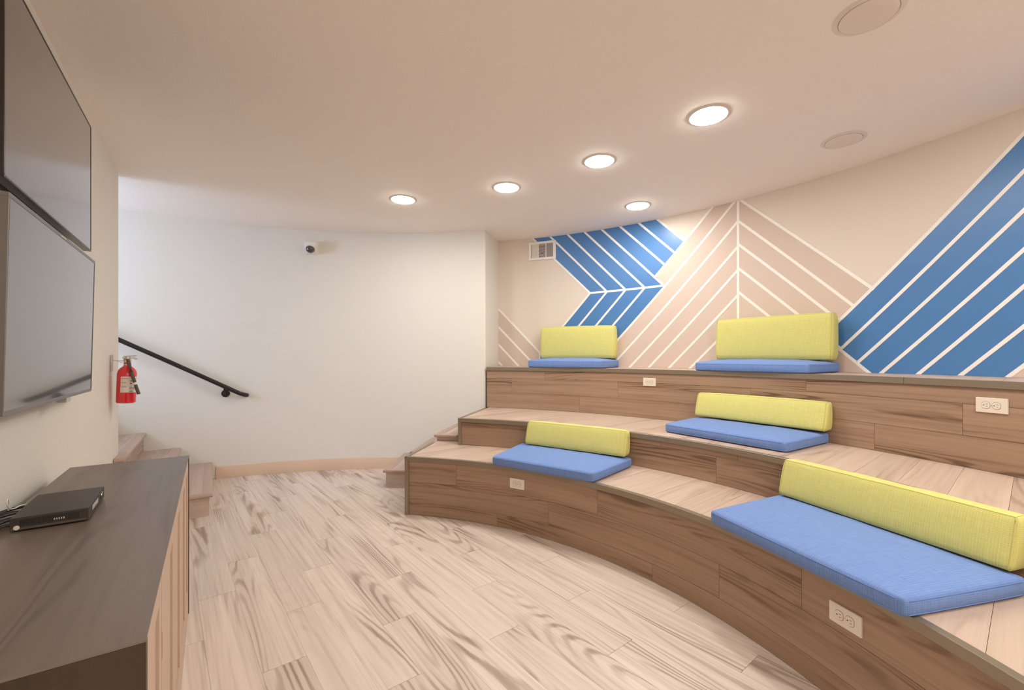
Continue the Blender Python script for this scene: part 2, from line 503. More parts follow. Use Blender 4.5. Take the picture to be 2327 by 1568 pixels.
sL = cr4(1475, 1180)[0]
LINES.append((cr6(650, 840), ext(cr6(650, 840), cr6(445, 1090), s=sL)))
for a_, b_ in (((780, 830), (570, 1085)), ((925, 815), (705, 1080)), ((1075, 797), (835, 1080))):
    a, b = cr6(*a_), cr6(*b_); LINES.append((a, ext(a, b, z=BOTZ) if ext(a, b, z=BOTZ)[0] < sL else ext(a, b, s=sL)))
R_edge = (cr6(1775, 125), cr6(870, 1195))
LINES.append((ext(*R_edge, z=TOPZ), ext(*R_edge, z=BOTZ)))
for a_, b_ in (((1790, 290), (870, 1345)), ((1795, 480), (960, 1410)), ((1800, 655), (1110, 1410)), ((1805, 845), (1265, 1415))):
    a, b = cr6(*a_), cr6(*b_); LINES.append(((seamA[0], ext(a, b, s=seamA[0])[1]), ext(a, b, z=BOTZ)))
a, b = cr6(1620, 1225), cr6(1425, 1420); LINES.append((ext(a, b, s=seamA[0]), ext(a, b, z=BOTZ)))
# lower left chevron
a, b = cr4(1105, 790), cr4(1475, 1180); sL = b[0]; LINES.append((ext(a, b, s=rad(A_MUR) * R4 + .02), b))
LINES.append((b, (b[0], BOTZ)))
for a_, b_ in (((1105, 950), (1380, 1240)), ((1105, 1105), (1290, 1303)), ((1105, 1260), (1145, 1303))):
    a, b = cr4(*a_), cr4(*b_); LINES.append((ext(a, b, s=rad(A_MUR) * R4 + .02), ext(a, b, z=BOTZ)))
# right of the seam
E0 = (mur(1906, 730), mur(2327, 303))
Epx = [((1912, 792), (2063, 650)), ((1949.6, 823.6), (2143, 650)), ((2002.7, 848), (2233.7, 650)),
       ((2086, 851), (2327, 651)), ((2182, 854), (2327, 742)), ((2291, 857), (2327, 832))]
lowedge = (mur(1908, 793.5), mur(1975.5, 847.4))
Rl = [((1682.6, 454.6), (1985, 657)), ((1679.6, 503.6), (1941, 696)), ((1679.6, 556.4), (1905, 727)),
      ((1681, 612), (1908, 793)), ((1681.7, 666.5), (1744, 716))]
for i, (a_, b_) in enumerate(Rl):
    a, b = mur(*a_), mur(*b_)
    a = ext(a, b, s=seamA[0])
    if i == 3: b = ext(a, mur(1807.6, 710), s=lowedge[0][0])
    if i == 4: b = ext(a, b, z=BOTZ)
    LINES.append((a, b))
LINES.append((ext(*lowedge, s=lowedge[0][0] + .02), ext(*lowedge, z=BOTZ)))
# corner of the blue field behind the cushion
def cross(l1, l2):
    (x1, y1), (x2, y2) = l1; (x3, y3), (x4, y4) = l2
    d = (x1 - x2) * (y3 - y4) - (y1 - y2) * (x3 - x4)
    A = x1 * y2 - y1 * x2; B = x3 * y4 - y3 * x4
    return ((A * (x3 - x4) - (x1 - x2) * B) / d, (A * (y3 - y4) - (y1 - y2) * B) / d)
KB = cross(E0, lowedge)
LINES.append((KB, ext(*lowedge, s=lowedge[0][0] + .02)))
LINES.append((KB, ext(*E0, z=TOPZ)))
E6 = None
slope0 = None
for i, (a_, b_) in enumerate(Epx):
    a, b = mur(*a_), mur(*b_)
    if i == 0: a = cross((a, b), lowedge)
    if i == 5:      # last line is barely in view: same slope as the one before
        pa, pb = mur(*Epx[4][0]), mur(*Epx[4][1]); sl = (pb[1] - pa[1]) / (pb[0] - pa[0])
        b = (a[0] - 1, a[1] - sl)
    bb = ext(a, b, z=TOPZ)
    aa = a if i == 0 else (cross((a, b), lowedge) if i == 1 else ext(a, b, z=BOTZ))
    if i == 5: E6 = (aa, bb)
    LINES.append((aa, bb))
# blue fields
topB1 = LINES[0][0]; topB8 = LINES[7][0]
mur_piece('blue_field', [topB1, cr6(650, 838), V5, cr6(1160, 705), cr6(1385, 438), topB8], .0004, 'blue')
mur_piece('blue_field', [V0, ext(cr6(650, 840), cr6(445, 1090), s=sL), (sL, BOTZ), ext(*R_edge, z=BOTZ), V5], .0004, 'blue')
mur_piece('blue_field', [KB, ext(*lowedge, z=BOTZ), E6[0], E6[1], ext(*E0, z=TOPZ)], .0004, 'blue')
# tan fields
mur_piece('tan_field', [ext(*L0, z=TOPZ), cr6(1160, 705), V5, ext(*R_edge, z=BOTZ), (seamA[0], BOTZ), (seamA[0], TOPZ)], .0004, 'tan')
tl = LINES[-1]
rtop = (ext(mur(*Rl[0][0]), mur(*Rl[0][1]), s=seamA[0]), mur(*Rl[0][1]))
mur_piece('tan_field', [rtop[0], (seamA[0], BOTZ), ext(*lowedge, z=BOTZ), KB, cross(E0, rtop)], .0004, 'tan')
a, b = cr4(1105, 790), cr4(1475, 1180)
mur_piece('tan_field', [ext(a, b, s=rad(A_MUR) * R4 + .05), b, (b[0], BOTZ), (rad(A_MUR) * R4 + .05, BOTZ)], .0004, 'tan')
mur_piece('tan_field', [E6[0], (E6[0][0] - 1.2, BOTZ), (E6[1][0] - 1.2, TOPZ), E6[1]], .0004, 'tan')
# white stripes
for a, b in LINES:
    d = Vector((b[0] - a[0], b[1] - a[1]));
    if d.length < .01: continue
    q = Vector((-d.y, d.x)).normalized() * .0105
    e_ = d.normalized() * .004
    mur_piece('stripe', [(a[0] + q.x - e_.x, a[1] + q.y - e_.y), (a[0] - q.x - e_.x, a[1] - q.y - e_.y),
                         (b[0] - q.x + e_.x, b[1] - q.y + e_.y), (b[0] + q.x + e_.x, b[1] + q.y + e_.y)], .0019, 'white', .0012)

# baseboard on the cream wall
bbo = MB().sweep(C5, [(R5 - .013, 0), (R5 - .013, .118), (R5 - .009, .124), (R5, .124), (R5, 0)], 89.2, 116.5, smooth=True).build('baseboard_back', 'base')
tag(bbo, kind='structure')

# ------------------------------------------------------------------ seating tiers
def tier(c, R, z0, z1, aL, aR, bodies, rows, joints, outer, label, end_len=None, nose_joints=()):
    t = empty('seating_tier', (c.x, c.y, z0)); tag(t, label, 'bench', 'curved seating tiers')
    off = Vector((0, 0))
    def bld(mb, name, mat, **kw):
        mb.v = [(x - c.x, y - c.y, z - z0) for x, y, z in mb.v]
        return mb.build(name, mat, t, **kw)
    mb = MB()
    for (ra, rb, aa) in bodies:
        mb.sweep(c, [(ra, z0 + .0005), (ra, z1 - .005), (rb, z1 - .005), (rb, z0 + .0005)], aa, aR)
    bld(mb, 'base', 'subfloor')
    # front planks
    for (za, zb), js in zip(rows, joints):
        angs = [aL] + js
        L_deg = math.degrees(PL / R)
        while angs[-1] - L_deg > aR: angs.append(angs[-1] - L_deg)
        angs.append(aR)
        gap = math.degrees(.0008 / R)
        for a, b in zip(angs[:-1], angs[1:]):
            m = MB().sweep(c, [(R + .012, za + .0008), (R + .012, zb - .0008), (R + .0175, zb - .0008), (R + .0175, za + .0008)], a - gap, b + gap, smooth=False)
            # UV: u arc length, v height
            bld(m, 'front_plank', 'riser', fixn=True)
    # tread planks
    TA = rad(40); e = Vector((math.cos(TA), math.sin(TA))); pq = Vector((-e.y, e.x))   # grain direction e, across pq
    co, Ro = outer
    def hit(cc, RR, wv):
        d = c + pq * wv - cc
        bq = d.dot(e); q = bq * bq - (d.dot(d) - RR * RR)
        return None if q < 0 else -bq + math.sqrt(q)
    alpha = rad(aL) - TA
    k0 = int(math.floor(-(R + .03) * .985 / PW)); k1 = int(math.ceil(Ro / PW))
    for kk in range(k0, k1):
        wa = kk * PW + .0006; wb_ = wa + PW - .0012
        seg = []
        for i in range(9):
            wv = wa + (wb_ - wa) * i / 8
            if abs(wv) > R + .03 and wv < 0: continue
            si = hit(c, R + .0305, wv)
            so = hit(co, Ro - .0005, wv)
            if so is None: continue
            if si is None: si = -9
            if wv > 0:
                si = max(si, (wv + .022 / math.cos(alpha)) / math.tan(alpha))
            if so - si > .002: seg.append((wv, si, so))
        if len(seg) < 2: continue
        vs = []; fs = []; uv = []
        for wv, si, so in seg:
            for sx in (si, so):
                p = c + pq * wv + e * sx
                vs.append((p.x, p.y, z1))
        m = len(seg)
        for wv, si, so in seg:
            for sx in (si, so):
                p = c + pq * wv + e * sx
                vs.append((p.x, p.y, z1 - .0048))
        for i in range(m - 1):
            f = [2 * i, 2 * i + 1, 2 * i + 3, 2 * i + 2]; fs.append(f)
            uv.append([((seg[q // 2][1], seg[q // 2][2])[q % 2], seg[q // 2][0]) for q in f])
        o2 = 2 * m
        def side(p, q):
            fs.append([p, q, q + o2, p + o2])
            g = lambda r: ((seg[r // 2][1], seg[r // 2][2])[r % 2], seg[r // 2][0])
            uv.append([g(p), g(q), g(q), g(p)])
        for i in range(m - 1): side(2 * i, 2 * i + 2); side(2 * i + 3, 2 * i + 1)
        side(0, 1); side(2 * m - 1, 2 * m - 2)
        bld(MB().add(vs, fs, uv), 'tread_plank', 'tread', fixn=True)
    # metal nosing
    na = [aL] + list(nose_joints) + [aR]
    for i, (a, b) in enumerate(zip(na[:-1], na[1:])):
        g = .03 if i < len(na) - 2 else 0
        m = MB().sweep(c, [(R, z1 - .034), (R, z1 + .0005), (R + .001, z1 + .0015), (R + .0295, z1 + .0015), (R + .030, z1 - .0045), (R + .0112, z1 - .0045), (R + .0112, z1 - .034)], a, b + g)
        bld(m, 'nosing', 'trim')
    # trim at the left end
    if end_len:
        d = Vector((math.cos(rad(aL)), math.sin(rad(aL)))); s_ = Vector((-d.y, d.x))
        m = MB()
        p0 = c + d * (R + .0); p1 = c + d * (R + end_len)
        m.prism([p0 + s_ * .010, p1 + s_ * .010, p1 - s_ * .018, p0 + d * .03 - s_ * .018, p0 + d * .03], z1 - .0045, z1 + .0018)
        m.prism([p0 + s_ * .010, p1 + s_ * .010, p1 + s_ * .001, p0 + s_ * .001], z1 - .034, z1 - .0045)
        bld(m, 'end_trim', 'trim')
        m = MB().prism([p0 + s_ * .010 + d * .001, p0 + s_ * .010 + d * .03, p0 + s_ * .001 + d * .03, p0 + s_ * .0005 + d * .0112, p0 - s_ * .021 + d * .0112, p0 - s_ * .021 + d * .001], z0 + .001, z1 - .034)
        bld(m, 'corner_trim', 'trim')
        # end panel
        m = MB()
        q0 = c + d * (R + .018)
        L_ = (p1 - q0).length
        m.prism([q0 + s_ * .0005, p1 + s_ * .0005, p1 + s_ * .006, q0 + s_ * .006], z0 + .001, z1 - .034)
        bld(m, 'end_panel', 'riser')
    return t
aR = -52
t1 = tier(C1, R1, 0, H1, 79.5, aR, [(R1 + .018, 3.195, 79.4), (3.195, 4.3, 73.0)],
     [(.259, .4225), (.096, .259), (.001, .096)],
     [[69.97, 44.15, 17.46], [52.7, 26.41], [62.2, 35.49]], (C2, R2 + .0175),
     'lowest curved wooden seating tier with a metal nosing, nearest the floor', end_len=.62)
m = MB().sweep(C2, [(R2 + .018, H1 - .0048), (R2 + .018, H1), (3.125, H1), (3.125, H1 - .0048)], 81.2, 76.35)
m.v = [(x - C1.x, y - C1.y, z) for x, y, z in m.v]
# (filler plank between the tier end and the side steps)
m.build('tread_plank', 'tread', t1)
t2 = tier(C2, R2, H1, H2, 76.3, aR, [(R2 + .018, 3.72, 76.2), (3.72, 4.3, 73.2)],
     [(.625, .6615), (.458, .625)],
     [[42.25, 32.18], [34.81, 10.0]], (C3, R3 + .0175),
     'middle curved wooden seating tier between the lowest and the top one', end_len=.80)
t3 = tier(C3, R3, H2, H3, 74.16, aR, [(R3 + .018, 4.25, 74.1)],
     [(1.012, 1.0965), (.854, 1.012), (.697, .854)],
     [[63.96, 28.01], [69.7, 51.88, 33.87, 15.66], [58.05, 21.91]], (C4, R4 - .002),
     'top curved wooden seating tier below the painted chevron wall', nose_joints=(19.53,))

# ------------------------------------------------------------------ side steps by the wall end (rise to the right)
def step_solid(t, poly, z0, z1, noses, base):
    """one step: tread slab with rounded lip, and riser boards below"""
    cx = sum(p.x for p in poly) / len(poly); cy = sum(p.y for p in poly) / len(poly)
    def bld(mb, name, mat, **k):
        mb.v = [(x - base.x, y - base.y, z) for x, y, z in mb.v]
        return mb.build(name, mat, t, **k)
    bld(MB().prism(poly, z0, z1 - .005), 'riser', 'step')
    bld(MB().prism([p for p in poly], z1 - .0048, z1, math.atan2((noses[0][1] - noses[0][0]).y, (noses[0][1] - noses[0][0]).x)), 'tread', 'step')
    for ni, (a, b, outw) in enumerate(noses):
        dz = -.0008 * ni
        d = (b - a).normalized()
        m = MB()
        sec = [(-.045, 0), (.014, 0), (.021, -.004), (.024, -.012), (.021, -.020), (.014, -.024), (.0, -.024), (.0, -.0047), (-.045, -.0047)]
        sec = [(x, z + .0025 if i < 3 or i == 0 else z) for i, (x, z) in enumerate(sec)]
        vs = []
        for p in (a, b):
            for x, z in sec: vs.append((p.x + outw.x * x, p.y + outw.y * x, z1 + z + dz))
        n = len(sec)
        fs = [list(range(n)), [n + i for i in range(n)][::-1]] + [[i, (i + 1) % n, (i + 1) % n + n, i + n] for i in range(n)]
        m.add(vs, fs, None, True)
        bld(m, 'nosing', 'stepnose')
sR = empty('staircase', (-1.2, 4.2, 0)); tag(sR, 'short wooden side steps climbing to the middle tier at the end of the cream wall', 'steps')
baseR = Vector((-1.2, 4.2))
angs = [88.6, 84.1, 79.7, 75.3]
RF = 3.185
for i in range(3):
    a0, a1 = angs[i], angs[i + 1]
    RW = R5 - .0135 if i == 0 else R5 - .001
    nrm0 = Vector((-math.sin(rad(a0)), math.cos(rad(a0))))
    poly = [pol(C5, RF, a0), pol(C5, RF, a1), pol(C5, R5 - .002, a1), pol(C5, R5 - .002, a0)]
    if i == 2:
        poly = [pol(C5, RF, a0), pol(C5, RF, a1 + .75), pol(C5, 3.77, a1 + 1.3), pol(C5, R5 - .002, a1 + 1.3), pol(C5, R5 - .002, a0)]
    fr = (pol(C5, RF, a0) - pol(C5, RF, a1)).normalized(); fn = Vector((fr.y, -fr.x))
    if fn.dot(C5 - pol(C5, RF, a0)) < 0: fn = -fn
    z1 = STAIR_STEP * (i + 1)
    if i == 2: z1 = .517
    noses = [(pol(C5, RF, a0) + nrm0 * 0, pol(C5, R5 - .003, a0), nrm0)]
    endp = pol(C5, RF, a1 if i < 2 else a1 + .85)
    if i == 0: endp = pol(C5, RF, 85.1)
    if i != 1: noses.append((pol(C5, RF, a0) + fr * .022, endp, fn * .8))
    step_solid(sR, poly, 0.0005 if i < 2 else 0.0005, z1, noses, baseR)

# staircase climbing away behind the screen wall
sL_ = empty('staircase', (-2.6, 3.9, 0)); tag(sL_, 'wooden stairs climbing away at the left behind the screen wall, under the handrail', 'steps')
baseL = Vector((-2.6, 3.9))
def arc_hit(nv):      # s where the line n = nv meets the curved wall
    c_n = C5.dot(NDIR); c_t = C5.dot(TDIR)
    return c_t + math.sqrt((R5 - .002) ** 2 - (nv - c_n) ** 2)
for i in range(6):
    n0 = -.02 - .26 * i; n1 = n0 - .26 if i < 5 else n0 - 1.2
    s_in = 4.17 if i < 2 else 4.17 if i == 2 else 4.40
    if i == 2: n1 = -.575
    if i == 3: n0 = -.578 if False else n0
    sa = arc_hit(n0) - .001; sb = arc_hit(n1) - .001
    sm = arc_hit((n0 + n1) / 2) - .001
    z1 = STAIR_STEP * (i + 1)
    if i == 2:
        poly = [tn(s_in, n0), tn(s_in, n1), tn(4.372, n1), tn(4.372, -.80), tn(arc_hit(-.80), -.80), tn(sm, (n0 + n1) / 2), tn(sa, n0)]
    elif i >= 3:
        poly = [tn(4.45 if i > 3 else 4.40, n0), tn(4.45, n1), tn(sb, n1), tn(sm, (n0 + n1) / 2), tn(sa, n0)]
    else:
        poly = [tn(s_in, n0), tn(s_in, n1), tn(sb, n1), tn(sm, (n0 + n1) / 2), tn(sa, n0)]
    noses = [(tn(poly and s_in, n0), tn(sa - .004, n0), NDIR)]
    if i <= 2: noses.append((tn(4.17, n0 + .022), tn(4.17, max(n1, -.577)), -TDIR))
    step_solid(sL_, poly, .0005, z1, noses, baseL)

# ------------------------------------------------------------------ cushions
def bil(q, u, v):   # q = FL, FR, BR, BL ; u along, v depth
    return (q[0] * (1 - u) + q[1] * u) * (1 - v) + (q[3] * (1 - u) + q[2] * u) * v
def cushion(name, quad_b, quad_t, z0, h, mat, seam, label, cat, group, crown=.012, rnd=.02, nu=28, nv=12, nw=6, sag=0, puff=.006):
    cen = sum((Vector(p) for p in quad_b), Vector((0, 0))) / 4
    qb = [Vector(p) - cen for p in quad_b]; qt = [Vector(p) - cen for p in quad_t]
    W = (qb[1] - qb[0]).length; D = (qb[3] - qb[0]).length
    root = empty(name, (cen.x, cen.y, z0)); tag(root, label, cat, group)
    bm = bmesh.new()
    vmap = {}
    def pt(i, j, k):
        # cell parameters with finer spacing at the edges
        def sp(x): return .5 - .5 * math.cos(PI * x) if False else x
        U, V, Wd = i, j, k
        # rounded box: pull the corners in
        x = (U - .5) * W; y = (V - .5) * D; z = (Wd - .5) * h
        hx, hy, hz = W / 2 - rnd, D / 2 - rnd, h / 2 - rnd * .8
        hz = max(hz, h * .12)
        cx_ = max(-hx, min(hx, x)); cy_ = max(-hy, min(hy, y)); cz_ = max(-hz, min(hz, z))
        dx, dy, dz = x - cx_, y - cy_, z - cz_
        l = math.sqrt(dx * dx + dy * dy + dz * dz)
        if l > 1e-9:
            rz = h / 2 - hz
            # ellipsoidal rounding
            L2 = math.sqrt((dx / rnd) ** 2 + (dy / rnd) ** 2 + (dz / rz) ** 2)
            mx = max(abs(dx) / rnd, abs(dy) / rnd, abs(dz) / rz)
            kf = mx / L2
            x, y, z = cx_ + dx * kf, cy_ + dy * kf, cz_ + dz * kf
        u, v, w_ = x / W + .5, y / D + .5, z / h + .5
        bu = max(0, 1 - (2 * u - 1) ** 4); bv = max(0, 1 - (2 * v - 1) ** 4); bw = max(0, 1 - (2 * w_ - 1) ** 2)
        ripple = .0012 * math.sin(u * 23 + v * 5) + .001 * math.sin(u * 41 - v * 17)
        p = bil(qb, u, v) * (1 - w_) + bil(qt, u, v) * w_
        # pull/puff sides
        cb = (qb[0] + qb[1] + qb[2] + qb[3]) / 4
        dir_d = ((qb[3] + qb[2]) / 2 - (qb[0] + qb[1]) / 2).normalized()
        dir_w = ((qb[1] + qb[2]) / 2 - (qb[0] + qb[3]) / 2).normalized()
        p = p + dir_d * (2 * v - 1) * puff * bu * bw + dir_w * (2 * u - 1) * puff * .8 * bv * bw
        zz = h * w_ + (crown * bu * bv + ripple * bu * bv) * w_ ** 2
        return Vector((p.x, p.y, zz))
    def grid(n, e=.16):      # parameter list with extra divisions near both ends
        a = [0, .012, .03, .06] if n > 8 else [0, .06, .16]
        b = [1 - x for x in a[::-1]]
        m = n - 2 * len(a) + 2
        mid = [a[-1] + (b[0] - a[-1]) * i / m for i in range(1, m)]
        return a + mid + b
    gu, gv = grid(nu), grid(nv + 3); gw = [0, .12, .3, .5, .7, .88, 1]
    idx = {}
    def V(i, j, k):
        key = (i, j, k)
        if key not in idx: idx[key] = bm.verts.new(pt(gu[i], gv[j], gw[k]))
        return idx[key]
    uvl = bm.loops.layers.uv.new('UVMap')
    NU, NV, NW = len(gu) - 1, len(gv) - 1, len(gw) - 1
    def face(keys, uvf):
        f = bm.faces.new([V(*q) for q in keys]); f.smooth = True
        for lp, q in zip(f.loops, keys): lp[uvl].uv = uvf(q)
    for i in range(NU):
        for j in range(NV):
            for k in (0, NW): face([(i, j, k), (i + 1, j, k), (i + 1, j + 1, k), (i, j + 1, k)], lambda q: (gu[q[0]] * W, gv[q[1]] * D))
        for k in range(NW):
            for j in (0, NV): face([(i, j, k), (i + 1, j, k), (i + 1, j, k + 1), (i, j, k + 1)], lambda q: (gu[q[0]] * W, gw[q[2]] * h))
    for j in range(NV):
        for k in range(NW):
            for i in (0, NU): face([(i, j, k), (i, j + 1, k), (i, j + 1, k + 1), (i, j, k + 1)], lambda q: (gv[q[1]] * D, gw[q[2]] * h))
    bmesh.ops.recalc_face_normals(bm, faces=bm.faces)
    me = bpy.data.meshes.new('cover'); bm.to_mesh(me); bm.free()
    me.materials.append(M[mat])
    o = bpy.data.objects.new('cover', me); col.objects.link(o); o.parent = root
    # stitched seams
    def loop(fn, closed=True):
        pts = [fn(t / 90) for t in range(91)]
        return MB().tube(pts, .0016, 5, False)
    if cat == 'cushion' and name == 'seat_cushion':
        for wv in (.84, .14):
            def fn(t, wv=wv):
                e = .0115; t4 = (t % 1) * 4; q = int(t4) % 4; x = t4 - int(t4)
                U, Vv = [(e + x * (1 - 2 * e), 0), (1, e * 1.5 + x * (1 - 3 * e)), (1 - e - x * (1 - 2 * e), 1), (0, 1 - e * 1.5 - x * (1 - 3 * e))][q]
                return pt(U, Vv, wv)
            loop(fn).build('seam', seam, root)
    else:
        for uu in (.012, .988):
            def fn(t, uu=uu):
                t4 = (t % 1) * 4; q = int(t4) % 4; x = t4 - int(t4)
                Vv, Wv = [(x, 0), (1, x), (1 - x, 1), (0, 1 - x)][q]
                return pt(uu, Vv, Wv)
            loop(fn).build('seam', seam, root)
        loop(lambda t: pt(.012 + t * .976, .03, 1.0)).build('seam', seam, root)
    return root
def blue(q, z, h, label, crown=.014): return cushion('seat_cushion', q, q, z + .002, h, 'seatblue', 'seamblue', label, 'cushion', 'blue seat cushions on the tiers', crown, .016)
def green(fl, fr, T0, T1, z, h, label, rnd=.016):
    fl, fr = Vector(fl), Vector(fr); d = (fr - fl).normalized(); e = Vector((-d.y, d.x))
    qb = [fl, fr, fr + e * T0, fl + e * T0]
    back = T0 - .004
    qt = [fl + e * (back - T1), fr + e * (back - T1), fr + e * back, fl + e * back]
    return cushion('back_cushion', qb, qt, z, h, 'seatgreen', 'seamgreen', label, 'cushion', 'green back cushions on the tiers', .006, rnd, nv=5, puff=.008)
V2 = Vector
blue([V2((-.146, 3.19)), V2((.504, 2.73)), V2((.862, 3.14)), V2((.085, 3.70))], H1, .062, 'blue seat cushion at the left end of the lowest tier')
green((.100, 3.56), (.790, 3.080), .115, .06, H1 + .080, .178, 'low green back cushion at the left end of the lowest tier')
blue([V2((1.115, 3.196)), V2((1.563, 2.494)), V2((2.022, 2.790)), V2((1.50, 3.55))], H2, .062, 'blue seat cushion alone on the middle tier')
green((1.44, 3.47), (1.938, 2.715), .115, .06, H2 + .084, .178, 'low green back cushion alone on the middle tier')
blue([V2((.938, 2.078)), V2((1.178, 1.315)), V2((1.700, 1.442)), V2((1.44, 2.33))], H1, .062, 'large blue seat cushion nearest the camera on the lowest tier')
green((1.385, 2.290), (1.655, 1.450), .115, .065, H1 + .074, .178, 'low green back cushion nearest the camera on the lowest tier')
blue([V2((.165, 4.57)), V2((.856, 4.182)), V2((1.134, 4.645)), V2((.36, 5.03))], H3, .075, 'blue seat cushion on the top tier near the air vent', .022)
green((.312, 4.885), (1.062, 4.53), .125, .105, H3 + .094, .345, 'tall green back cushion on the top tier near the air vent', .025)
blue([V2((1.498, 3.592)), V2((1.966, 2.902)), V2((2.411, 3.217)), V2((1.86, 3.97))], H3, .066, 'blue seat cushion on the top tier at the peak of the chevrons', .026)
green((1.787, 3.86), (2.294, 3.14), .125, .105, H3 + .090, .345, 'tall green back cushion on the top tier at the peak of the chevrons', .025)

# ------------------------------------------------------------------ outlets
def outlet(c, R, ang, z, label):
    p = pol(c, R, ang)
    t = empty('wall_outlet', (p.x, p.y, z), rad(ang) - PI / 2)
    tag(t, label, 'outlet', 'duplex outlets in the tier fronts')
    MB().box(-.059, .059, -.0065, .0035, -.036, .036).build('plate', 'plate', t, bevel=.0028)
    for sx in (-.0195, .0195):
        n = 24; pts = []
        for k in range(n):
            a = 2 * PI * k / n
            pts.append((max(-.0145, min(.0145, .0175 * math.cos(a))), .0165 * math.sin(a)))
        vs = [(sx + x, -.0065, q) for x, q in pts] + [(sx + x * .96, -.0085, q * .96) for x, q in pts]
        fs = [list(range(n)), [n + i for i in range(n)]] + [[i, (i + 1) % n, (i + 1) % n + n, i + n] for i in range(n)]
        rc = MB().add(vs, fs).build('receptacle', 'plate', t)
        m = MB()
        m.box(sx + .000, sx + .008, -.0089, -.0083, .0045, .0062)
        m.box(sx + .001, sx + .007, -.0089, -.0083, -.0062, -.0045)
        m.lathe([(.0024, -.0089), (.0024, -.0083)], 12, 'y', (sx - .0075, 0, 0))
        m.build('slot', 'slot', rc)
        # dark gap around the face
        vs = [(sx + x * 1.06, -.0066, q * 1.06) for x, q in pts] + [(sx + x * 1.06, -.0064, q * 1.06) for x, q in pts]
        MB().add(vs, fs).build('gap', 'slot', rc)
    MB().lathe([(.0025, -.0072), (.0025, -.0060)], 12, 'y').build('screw', 'steel', t)
outlet(C1, R1 + .0115, 58.42, .340, 'white outlet in the lowest tier front, below the left blue cushion')
outlet(C1, R1 + .0115, 13.54, .324, 'largest white outlet, in the lowest tier front below the nearest blue cushion')
outlet(C3, R3 + .0115, 47.09, 1.020, 'small white outlet in the top tier front, between the two tall green cushions')
outlet(C3, R3 + .0115, 13.9, 1.015, 'white outlet in the top tier front at the right edge of the picture')

# ------------------------------------------------------------------ air vent on the mural wall
pv = pol(C4, R4 - .004, 66.97)
vt = empty('air_vent', (pv.x, pv.y, 2.467), rad(66.97) - PI / 2); tag(vt, 'white air supply grille high on the mural wall near its left end', 'vent')
m = MB(); W_, Hh = .165, .105
m.box(-W_, W_, -.012, .0, -Hh, -Hh + .026); m.box(-W_, W_, -.012, .0, Hh - .026, Hh)
m.box(-W_, -W_ + .032, -.012, .0, -Hh + .026, Hh - .026); m.box(W_ - .032, W_, -.012, .0, -Hh + .026, Hh - .026)
m.box(-.049, -.042, -.012, 0, -Hh + .026, Hh - .026); m.box(.042, .049, -.012, 0, -Hh + .026, Hh - .026)
m.build('frame', 'vent', vt)
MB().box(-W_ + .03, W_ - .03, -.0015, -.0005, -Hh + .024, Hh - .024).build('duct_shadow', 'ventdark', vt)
for j in range(8):
    for x0, dr in ((-.128, 1), (.056, -1)):
        x = x0 + j * .0105
        vs = [(x, -.010, -Hh + .026), (x + .0065 * dr + .0005, -.003, -Hh + .026), (x + .0065 * dr + .0018, -.003, -Hh + .026), (x + .0013, -.010, -Hh + .026)]
        vs += [(a, b, Hh - .026) for a, b, _ in vs]
        MB().add(vs, [(0, 1, 2, 3), (7, 6, 5, 4), (0, 4, 5, 1), (1, 5, 6, 2), (2, 6, 7, 3), (3, 7, 4, 0)]).build('slat', 'vent', vt)
for j in range(11):
    z = -Hh + .031 + j * .0142
    vs = [(-.042, -.010, z), (-.042, -.003, z + .006), (-.042, -.003, z + .0075), (-.042, -.010, z + .0018)]
    vs += [(.042, b, q) for _, b, q in vs]
    MB().add(vs, [(0, 1, 2, 3), (7, 6, 5, 4), (0, 4, 5, 1), (1, 5, 6, 2), (2, 6, 7, 3), (3, 7, 4, 0)]).build('slat', 'vent', vt)
MB().box(W_ - .022, W_ - .014, -.018, -.012, -.03, .0).build('lever', 'vent', vt)

# ------------------------------------------------------------------ security camera
pc = pol(C5, R5, 103.4)
ct = empty('security_camera', (pc.x, pc.y, 2.42), rad(103.4) - PI / 2); tag(ct, 'small white security camera with a smoked dome on the cream wall', 'camera')
m = MB()
prof = [(-.062, .058), (-.062, -.062), (.062, -.062), (.062, .058)]
sec = [(0, .060), (-.050, .066), (-.105, .052), (-.112, .0), (-.095, -.018), (-.060, -.050), (-.050, -.062), (0, -.062)]
vs = [(-.060, y, z) for y, z in sec] + [(.060, y, z) for y, z in sec]; n = len(sec)
m.add(vs, [list(range(n)), [n + i for i in range(n)][::-1]] + [[i, (i + 1) % n, (i + 1) % n + n, i + n] for i in range(n)])
m.build('housing', 'camwhite', ct, bevel=.012)
m = MB(); m.lathe([(.046 * math.cos(a), -.046 * math.sin(a)) for a in [i * PI / 2 / 8 for i in range(9)]], 24)
Rm = Matrix.Rotation(rad(-42), 3, 'X')
m.v = [tuple(Rm @ Vector(v) + Vector((0, -.084, -.022))) for v in m.v]
m.build('dome', 'dome', ct)
m = MB(); m.lathe([(.046, .001), (.052, -.001), (.052, -.006), (.046, -.007)], 28, cap=False)
m.v = [tuple(Rm @ Vector(v) + Vector((0, -.084, -.022))) for v in m.v]
m.build('dome_ring', 'camwhite', ct)
MB().box(-.066, .066, -.006, 0, -.068, .064).build('mount_plate', 'camwhite', ct, bevel=.002)

